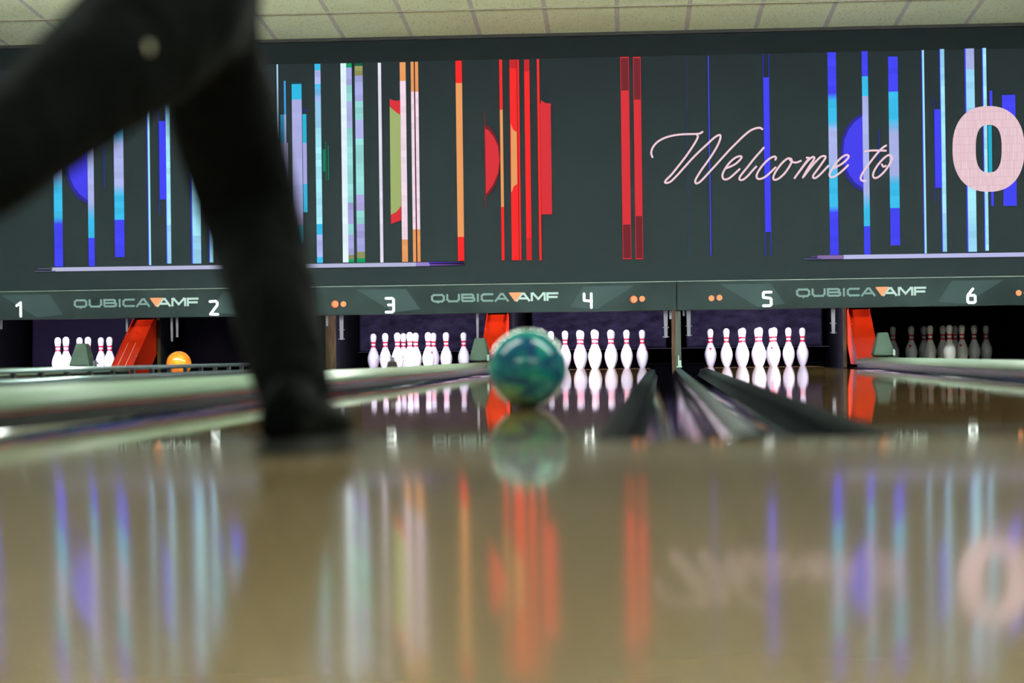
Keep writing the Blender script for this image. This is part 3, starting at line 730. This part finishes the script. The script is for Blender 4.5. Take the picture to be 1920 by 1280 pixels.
# reds
stripe(1014, 1034, [(194, RM), (402, None)]); poly([(1014, 188), (1022, 193), (1033, 195), (1033, 199), (1014, 199)], RM)
stripe(1009, 1013.5, [(111, (245, 52, 48)), (488, None)])
stripe(985, 995, [(112, (200, 45, 48)), (134, RD), (446, (215, 45, 48)), (488, None)])
stripe(957.5, 971, [(112, (200, 45, 48)), (128, RD), (488, None)]); poly([(958, 232), (962, 243), (969, 248), (970, 345), (963, 350), (960, 360), (958.5, 360)], OR)
stripe(972, 975.5, [(112, RD), (488, None)])
stripe(938.5, 944, [(112, RD), (206, OR), (388, RD), (488, None)])
poly([(909.5, 233), (918, 238), (928, 251), (936, 271), (938, 293), (937, 320), (930, 345), (920, 362), (911.5, 370)], (120, 40, 46))
poly([(909.5, 241), (917, 245), (926, 257), (934, 274), (937, 300), (934, 325), (925, 346), (915, 360), (911.5, 364)], RM)
stripe(909, 910.2, [(211, (140, 45, 50)), (390, None)])
stripe(856.5, 868.5, [(114, RD), (156, (236, 160, 100)), (444, RD), (489, None)])
# oranges and olive block
for x0, x1 in ((780.5, 786.5), (772.5, 778.3)):
    stripe(x0, x1, [(116, OR), (172, PK), (430, OR), (491, None)], jit=0.03)
stripe(778.3, 780.5, [(116, (70, 28, 32)), (491, None)])
stripe(752, 763, [(117, OR), (152, PK), (449, OR), (491, None)], jit=0.03)
poly([(731, 186), (740, 189), (751, 189), (751, 215), (741, 209), (731, 199)], RM)
poly([(731, 200), (741, 209), (751.5, 216), (752.5, 386), (744, 397), (733, 403)], (162, 178, 112))
poly([(733.5, 403), (744, 397), (752.5, 386), (752.5, 413), (742, 417), (733.5, 420)], RM)
stripe(711, 717, [(118, (228, 222, 240)), (492, None)], jit=0.03)
stripe(667.5, 682.5, [(119, (25, 90, 65)), (124, OL), (142, (165, 170, 225)), (190, TE), (225, (170, 175, 225)), (260, TE), (365, (170, 165, 220)), (395, TE), (420, (160, 160, 215)), (472, OL), (484, GN), (492, None)], jit=0.06)
stripe(651, 662, [(119, GN), (127, (165, 170, 225)), (160, TE), (190, (170, 180, 225)), (240, TE), (380, (165, 165, 220)), (420, TE), (440, (165, 165, 220)), (478, OL), (486, GN), (492, None)], jit=0.06)
stripe(641, 651.5, [(119, WH), (492, None)], jit=0.02)
for x0, x1, a, b in ((606, 610, 280, 322), (611, 612.2, 265, 340), (615.2, 616.8, 272, 338)): stripe(x0, x1, [(a, (20, 130, 95)), (b, None)])
stripe(592.5, 603.5, [(120, CY), (132, LV), (158, (CY, LV)), (190, (150, 205, 238)), (240, WC), (420, CY), (440, LV), (482, CY), (493, None)], jit=0.05)
stripe(568.5, 576, [(206, BD), (208, None), (214, (45, 180, 215)), (268, (165, 168, 220)), (345, (60, 180, 220)), (398, None)])
stripe(549, 567.5, [(155, (40, 70, 80)), (158, (50, 185, 225)), (187, (172, 174, 226)), (395, ((172, 174, 226), (150, 130, 165))), (422, (55, 150, 180)), (455, None)], jit=0.02)
stripe(534.5, 538, [(152, (60, 160, 230)), (215, LV), (360, None)]); stripe(527, 534.5, [(215, (45, 150, 195)), (268, (150, 140, 178)), (350, None)])
stripe(521.3, 524, [(121, (175, 215, 250)), (345, None)])
stripe(536, 541, [(268, (150, 140, 178)), (372, None)])
# thin bars under the stripes
def bar(x0, y0, x1, y1, h, c, x2=None):
    Y = lay(); a = at(x0, y0, YS); b = at(x1, y1, YS); hh = h/201.0
    quad([(a.x, Y, a.z), (b.x, Y, b.z), (b.x, Y, b.z-hh), (a.x, Y, a.z-hh)], [lin(k) for k in (c if isinstance(c, list) else [c]*4)])
bar(98, 501.5, 780, 492, 7.5, (182, 184, 216)); bar(780, 492, 806, 491.8, 7.0, (150, 135, 205)); bar(804, 491, 870, 490.5, 3, [(80, 50, 170), (40, 35, 70), (40, 35, 70), (80, 50, 170)])
bar(806, 495.6, 872, 495.0, 2.2, [(140, 90, 190), (45, 45, 60), (45, 45, 60), (140, 90, 190)])
bar(72, 503, 100, 502.5, 2, (95, 90, 120)); bar(66, 508, 105, 507.5, 1.6, (90, 90, 120))
bar(1580, 478, 2250, 468.5, 7.8, (186, 188, 232)); bar(1532, 479, 1582, 478.4, 7.0, (135, 110, 165)); bar(1520, 480.5, 1534, 480, 2, (90, 80, 130)); bar(1508, 484.5, 1540, 484, 2, (95, 90, 140))
me = bpy.data.meshes.new('stripe_graphic'); gb.to_mesh(me); gb.free(); me.materials.append(m_gfx)
o = bpy.data.objects.new('stripe_graphic', me); COL.objects.link(o); o.parent = t; srel(o); o['label'] = 'glowing vertical stripes in blue, white, orange and red'

m_script = mat('script_glow', (0, 0, 0), 0.9, spec=0.0, emis=lin((240, 205, 215)), estr=1.0)
OX, OY, SC = 1200, 220, 3.84
WEL = [[(90, 287), (81, 262), (86, 232), (103, 202), (132, 174), (176, 150), (230, 134), (290, 125), (350, 122), (405, 121), (432, 117), (449, 106)],
       [(408, 122), (416, 140), (404, 170), (372, 222), (326, 288), (276, 352), (226, 414), (190, 450), (180, 470), (196, 473), (222, 462), (262, 424), (318, 362), (372, 302), (430, 244), (486, 192), (532, 150), (562, 131), (578, 132), (576, 160), (556, 208), (522, 266), (484, 322), (446, 374), (414, 424), (398, 456), (402, 476), (422, 472), (452, 446), (500, 394), (548, 342), (600, 284), (648, 232), (700, 180), (752, 130), (796, 96), (836, 80), (864, 78), (879, 88)],
       [(618, 368), (650, 356), (690, 334), (720, 306), (731, 286), (714, 281), (680, 296), (644, 328), (612, 372), (594, 410), (596, 438), (614, 449), (644, 438), (680, 408), (716, 374)],
       [(890, 220), (862, 252), (820, 300), (776, 356), (738, 402), (716, 434), (718, 450), (740, 450), (772, 426), (806, 388), (836, 356)],
       [(974, 306), (978, 290), (962, 284), (930, 300), (894, 332), (860, 376), (840, 414), (842, 438), (862, 445), (896, 432), (934, 402), (974, 362)],
       [(1084, 302), (1066, 296), (1032, 320), (996, 362), (968, 406), (958, 438), (970, 451), (1000, 440), (1040, 404), (1074, 356), (1092, 316), (1084, 298)], [(1078, 306), (1096, 322), (1126, 326), (1156, 314)],
       [(1200, 292), (1216, 296), (1190, 330), (1152, 382), (1122, 424), (1112, 438)], [(1122, 424), (1160, 374), (1200, 322), (1234, 290), (1252, 288), (1250, 306), (1222, 348), (1192, 396), (1172, 434)],
       [(1180, 424), (1220, 372), (1264, 320), (1300, 286), (1328, 280), (1334, 292), (1310, 330), (1276, 378), (1248, 416), (1246, 436), (1266, 436), (1300, 408), (1334, 372), (1356, 350)],
       [(1388, 366), (1420, 354), (1460, 330), (1492, 300), (1501, 280), (1484, 272), (1450, 290), (1414, 326), (1384, 370), (1364, 406), (1368, 428), (1390, 430), (1428, 408), (1468, 374), (1496, 346)],
       [(1770, 204), (1738, 226), (1700, 268), (1656, 324), (1618, 376), (1592, 420), (1588, 446), (1602, 458), (1624, 458)], [(1620, 246), (1664, 240), (1716, 240), (1768, 241)],
       [(1806, 280), (1790, 272), (1758, 292), (1720, 332), (1690, 376), (1676, 414), (1684, 436), (1708, 434), (1746, 404), (1780, 362), (1806, 316), (1812, 290), (1800, 276)], [(1740, 340), (1750, 356), (1768, 350)]]
bm = BM()
Yt = YS-0.022
for st in WEL:
    # smooth the traced line
    P = [Vector(p) for p in st]; S = []
    for i in range(len(P)-1):
        p0, p1, p2, p3 = P[max(i-1, 0)], P[i], P[i+1], P[min(i+2, len(P)-1)]
        for k in range(4):
            u = k/4; S.append(0.5*((2*p1)+(-p0+p2)*u+(2*p0-5*p1+4*p2-p3)*u*u+(-p0+3*p1-3*p2+p3)*u**3))
    S.append(P[-1])
    W = []
    for q in S:
        a = at(OX+q.x/SC, OY+q.y/SC, YS); W.append((a.x, a.z))
    ribbon(bm, W, 0.0185, Yt)
e = srel(obj('script_lettering', bm, m_script, t, recalc=False)); e['label'] = 'thin pink-white script words'
# block letter O
m_o = mat('block_letter_glow', (0, 0, 0), 0.9, spec=0.0, emis=lin((236, 208, 214)), estr=1.0)
gn = N(m_o, 'ShaderNodeTexBrick'); gn.offset = 0; gn.inputs['Color1'].default_value = (*lin((240, 212, 216)), 1); gn.inputs['Color2'].default_value = (*lin((232, 196, 208)), 1)
gn.inputs['Mortar'].default_value = (*lin((214, 178, 190)), 1); gn.inputs['Scale'].default_value = 1; gn.inputs['Brick Width'].default_value = 0.016; gn.inputs['Row Height'].default_value = 0.075; gn.inputs['Mortar Size'].default_value = 0.0018
L(m_o, wpos(m_o, rot=(PI/2, 0, 0)), gn.inputs['Vector']); L(m_o, gn.outputs['Color'], bsdf(m_o).inputs['Emission Color'])
bm = BM(); n = 64; A_, B_ = [], []
for k in range(n):
    a = 2*PI*k/n; ca, sa = math.cos(a), math.sin(a)
    sg = lambda v: (1 if v >= 0 else -1)
    ex = 0.86
    p = at(1852.8+67.5*sg(ca)*abs(ca)**ex, 279.5-80.3*sg(sa)*abs(sa)**ex, YS); q = at(1853.2+24.2*sg(ca)*abs(ca)**0.75, 279.0-44.5*sg(sa)*abs(sa)**0.75, YS)
    A_.append(bm.verts.new((p.x, Yt, p.z))); B_.append(bm.verts.new((q.x, Yt, q.z)))
for k in range(n): bm.faces.new((A_[k], A_[(k+1) % n], B_[(k+1) % n], B_[k]))
e = srel(obj('block_letter', bm, m_o, t, recalc=False)); e['label'] = 'large pink-white capital letter O'

# ------------------------------------------------------------------ ceiling lamps over the lanes
for i, (X0, X1, Yc) in enumerate(((-6.3, -1.25, 6.3), (0.35, 5.6, 6.3), (-6.3, -1.25, -2.2), (0.35, 5.6, -2.2), (-7.5, -1.25, 16.0), (-0.6, 5.6, 16.0))):  # farthest row is unseen, added to light the ceiling near the screen
    hang_ = 0.54 if Yc > 10 else 0.34; zz = zc(Yc)-hang_
    t = thing('ceiling_lamp', 'long white ceiling lamp hung across the %s lanes, %s row' % ('left' if X0 < -1 else 'right', {6.3: 'middle', -2.2: 'nearest', 16.0: 'added farthest'}[Yc]), 'ceiling lamp', ((X0+X1)/2, Yc, zz), group='long ceiling lamps')
    hl = (X1-X0)/2
    bm = BM(); prism(bm, [(-0.16, 0.0), (-0.10, 0.08), (0.10, 0.08), (0.16, 0.0)], 'x', -hl, hl); obj('lamp_housing', bm, m_fix, t)
    bm = BM(); box(bm, -hl+0.02, hl-0.02, -0.14, 0.14, -0.03, 0.0, 0.01); e = obj('lamp_diffuser', bm, m_tube, t); e['label'] = 'glowing white diffuser'
    bm = BM(); box(bm, -hl+0.02, hl-0.02, -0.09, 0.09, 0.08, 0.10, 0.004); e = obj('added_uplight', bm, m_uplight if Yc > 10 else m_tube, t); e['label'] = 'added glowing panel that brightens the ceiling'  # uplight added on top of each lamp for the ceiling
    for s in (-1, 1):
        bm = BM(); tube(bm, [(s*hl*0.7, 0, 0.08), (s*hl*0.7, 0, hang_+0.005)], 0.006, 8); obj('hanger_rod', bm, m_steel, t)

# ------------------------------------------------------------------ the bowler
def skin(name, verts, edges, m, parent=None, root=0, sub=2):
    me = bpy.data.meshes.new(name); me.from_pydata([v[0] for v in verts], edges, []); me.materials.append(m)
    o = bpy.data.objects.new(name, me); COL.objects.link(o)
    if parent: o.parent = parent
    md = o.modifiers.new('skin', 'SKIN'); md.use_smooth_shade = True
    if not me.skin_vertices: me.attributes  # layer is made with the modifier
    for i, v in enumerate(verts):
        sv = me.skin_vertices[0].data[i]; r = v[1]; sv.radius = r if isinstance(r, tuple) else (r, r); sv.use_root = (i == root)
    ms = o.modifiers.new('sub', 'SUBSURF'); ms.levels = sub; ms.render_levels = sub
    return o
J = {}
J['pelvis'] = at(325, -80, 3.44); J['waist'] = J['pelvis']+Vector((0.02, 0.14, 0.20))
J['chest'] = J['waist']+Vector((0.05, 0.24, 0.20)); J['neck'] = J['chest']+Vector((0.02, 0.13, 0.15)); J['head'] = J['neck']+Vector((0.0, 0.10, 0.12))
J['lhip'] = at(362, -5, 3.56); J['lthigh'] = at(412, 190, 3.72); J['lknee'] = at(470, 400, 3.86); J['lcalf'] = at(503, 520, 3.74); J['lank'] = at(530, 650, 3.60); J['lhem'] = at(554, 738, 3.52)
J['rhip'] = at(344, 12, 3.36); J['rthigh'] = at(205, 118, 3.16); J['rknee'] = at(-60, 345, 2.90); J['rcalf'] = Vector((-1.06, 2.78, 0.27)); J['rank'] = Vector((-1.24, 2.62, 0.15)); 
JV = lambda k, r: (tuple(J[k]), r)
body_v = [JV('pelvis', 0.085), JV('waist', 0.08), JV('chest', 0.10), JV('neck', 0.045), JV('head', 0.075),
          JV('lhip', 0.06), JV('lthigh', 0.055), JV('lknee', 0.045), JV('lcalf', 0.042), JV('lank', 0.030), (tuple(at(548, 790, 3.51)), 0.026),
          JV('rhip', 0.06), JV('rthigh', 0.055), JV('rknee', 0.045), JV('rcalf', 0.042), JV('rank', 0.032), ((-1.28, 2.60, 0.09), 0.028)]
body_e = [(0, 1), (1, 2), (2, 3), (3, 4), (0, 5), (5, 6), (6, 7), (7, 8), (8, 9), (9, 10), (0, 11), (11, 12), (12, 13), (13, 14), (14, 15), (15, 16)]
ch = J['chest']
def arm(sh, el, wr, palm_dir, tdir, base=2):
    i0 = len(body_v)
    body_v.extend([(tuple(sh), 0.05), (tuple(el), 0.038), (tuple(wr), 0.026), (tuple(wr+palm_dir*0.05), (0.036, 0.018))])
    body_e.extend([(base, i0), (i0, i0+1), (i0+1, i0+2), (i0+2, i0+3)])
    side = palm_dir.cross(tdir).normalized(); pw = tdir
    for k, ln in enumerate((0.062, 0.072, 0.068, 0.052)):
        j = len(body_v); off = pw*(0.030-0.020*k); b0 = wr+palm_dir*0.085+off
        body_v.append((tuple(b0), 0.0095)); body_v.append((tuple(b0+palm_dir*ln*0.55+side*0.008), 0.0085)); body_v.append((tuple(b0+palm_dir*ln+side*0.026), 0.007))
        body_e.extend([(i0+3, j), (j, j+1), (j+1, j+2)])
    j = len(body_v); b0 = wr+palm_dir*0.03+pw*0.038
    body_v.append((tuple(b0), 0.011)); body_v.append((tuple(b0+(palm_dir+pw).normalized()*0.035+side*0.01), 0.009)); body_v.append((tuple(b0+(palm_dir*1.6+pw).normalized()*0.062+side*0.02), 0.008))
    body_e.extend([(i0+2, j), (j, j+1), (j+1, j+2)])
arm(ch+Vector((0.19, 0.03, 0.03)), ch+Vector((0.24, 0.20, -0.20)), ch+Vector((0.20, 0.45, -0.24)), Vector((0, 0.95, 0.30)).normalized(), Vector((-1, 0, 0)))
arm(ch+Vector((-0.17, 0.03, 0.03)), ch+Vector((-0.42, -0.03, -0.08)), ch+Vector((-0.66, -0.02, -0.10)), Vector((-1, 0.05, -0.1)).normalized(), Vector((0.05, 1, 0)))
hd = J['head']
i0 = len(body_v)
body_v.extend([(tuple(hd+Vector((0, 0.02, 0.09))), 0.062), (tuple(hd+Vector((0, 0.095, 0.01))), 0.012), (tuple(hd+Vector((0, 0.07, -0.06))), 0.03)])
body_e.extend([(4, i0), (4, i0+1), (4, i0+2)])
person = skin('person', body_v, body_e, m_skin)
tag(person, 'person in black trousers striding away at left after releasing the ball', 'person')
tr_v = [JV('pelvis', (0.125, 0.125)), JV('lhip', 0.112), JV('lthigh', 0.100), JV('lknee', 0.093), JV('lcalf', 0.081), JV('lank', 0.073), JV('lhem', 0.064),
        JV('rhip', 0.128), JV('rthigh', 0.103), JV('rknee', 0.067), JV('rcalf', 0.062), (tuple(J['rank']+Vector((-0.01, -0.01, -0.03))), 0.055), (tuple(J['waist']), (0.125, 0.115)), (tuple(at(560, 768, 3.505)), 0.058)]
tr_v.insert(2, (tuple((J['lhip']+J['lthigh'])/2), 0.090)); 
tr_e = [(0, 1), (1, 2), (2, 3), (3, 4), (4, 5), (5, 6), (6, 7), (0, 8), (8, 9), (9, 10), (10, 11), (11, 12), (0, 13), (7, 14)]
tro = skin('trousers', tr_v, tr_e, m_trouser, person); tro['label'] = 'loose black trousers'
sh_v = [(tuple(J['waist']-Vector((0, 0.03, 0.05))), (0.14, 0.125)), (tuple(ch), (0.165, 0.13)), (tuple(J['neck']-Vector((0, 0.05, 0.05))), 0.06),
        (tuple(ch+Vector((0.19, 0.03, 0.03))), 0.068), (tuple(ch+Vector((0.225, 0.14, -0.12))), 0.06), (tuple(ch+Vector((-0.17, 0.03, 0.03))), 0.068), (tuple(ch+Vector((-0.33, -0.01, -0.05))), 0.06)]
o = skin('shirt', sh_v, [(0, 1), (1, 2), (1, 3), (3, 4), (1, 5), (5, 6)], m_shirt, person); o['label'] = 'black short-sleeved shirt'
bm = BM(); bmesh.ops.create_uvsphere(bm, u_segments=20, v_segments=14, radius=0.1, matrix=Matrix.Translation(hd+Vector((0, -0.012, 0.055))) @ Matrix.Diagonal((0.86, 0.98, 1.02, 1)))
bmesh.ops.delete(bm, geom=[v for v in bm.verts if (v.co-hd).y > 0.045 and (v.co-hd).z < 0.10], context='VERTS')
o = obj('hair', bm, m_hair, person, smooth=True); o.modifiers.new('thick', 'SOLIDIFY').thickness = 0.008
# eyes and ears
for s in (-1, 1):
    bm = BM(); bmesh.ops.create_uvsphere(bm, u_segments=10, v_segments=8, radius=0.009, matrix=Matrix.Translation(hd+Vector((s*0.03, 0.078, 0.03)))); obj('eye', bm, m_black, person, smooth=True)
def shoe(loc, rz, rx, label):
    bm = BM(); rings = []
    prof = [(-0.04, 0.026, 0.055), (-0.015, 0.034, 0.085), (0.03, 0.037, 0.100), (0.08, 0.037, 0.098), (0.13, 0.040, 0.078), (0.18, 0.046, 0.064), (0.22, 0.046, 0.056), (0.25, 0.036, 0.046), (0.268, 0.018, 0.032)]
    for y, w_, h_ in prof:
        ring = []
        for k in range(16):
            a = 2*PI*k/16; ca, sa = math.cos(a), math.sin(a)
            ring.append(bm.verts.new((w_*(1 if ca > 0 else -1)*abs(ca)**0.8, y, 0.014+(h_-0.014)*(0.5+0.5*(1 if sa > 0 else -1)*abs(sa)**0.9))))
        rings.append(ring)
    for a, b in zip(rings, rings[1:]):
        for k in range(16): bm.faces.new((a[k], a[(k+1) % 16], b[(k+1) % 16], b[k]))
    bm.faces.new(rings[0]); bm.faces.new(rings[-1])
    s = obj('shoe', bm, m_shoe, person, smooth=True); s.location = loc; s.rotation_euler = (rx, 0, rz); s['label'] = label
    bm = BM()
    out = [(-0.028, -0.045), (0.028, -0.045), (0.038, 0.0), (0.038, 0.10), (0.049, 0.18), (0.046, 0.235), (0.02, 0.275), (-0.02, 0.275), (-0.046, 0.235), (-0.049, 0.18), (-0.038, 0.10), (-0.038, 0.0)]
    prism(bm, out, 'z', 0.0, 0.018); obj('sole', bm, m_sole, s)
    for j in range(5):
        y = 0.075+0.022*j; z = 0.098-0.0075*j
        bm = BM(); tube(bm, [(-0.022, y, z-0.006), (0, y+0.004, z+0.003), (0.022, y, z-0.006)], 0.0025, 6); obj('lace', bm, m_sole, s)
    return s
p = at(543, 842, 3.50)
front_shoe = shoe((p.x+0.004, 3.42, 0.001), math.radians(-9), 0, 'black shoe planted on the approach')
front_shoe.scale = (1.0, 1.0, 1.2)
shoe((-1.30, 2.50, 0.075), math.radians(-35), math.radians(-22), 'black shoe of the trailing leg')
# pale button on the seat of the trousers
bp = at(275, 90, 3.10)
bm = BM(); bmesh.ops.create_uvsphere(bm, u_segments=16, v_segments=10, radius=0.009, matrix=Matrix.Translation(bp) @ Matrix.Diagonal((1, 0.5, 1, 1)))
o = obj('pocket_button', bm, m_button, person, smooth=True); o['label'] = 'small pale round button on the trousers'
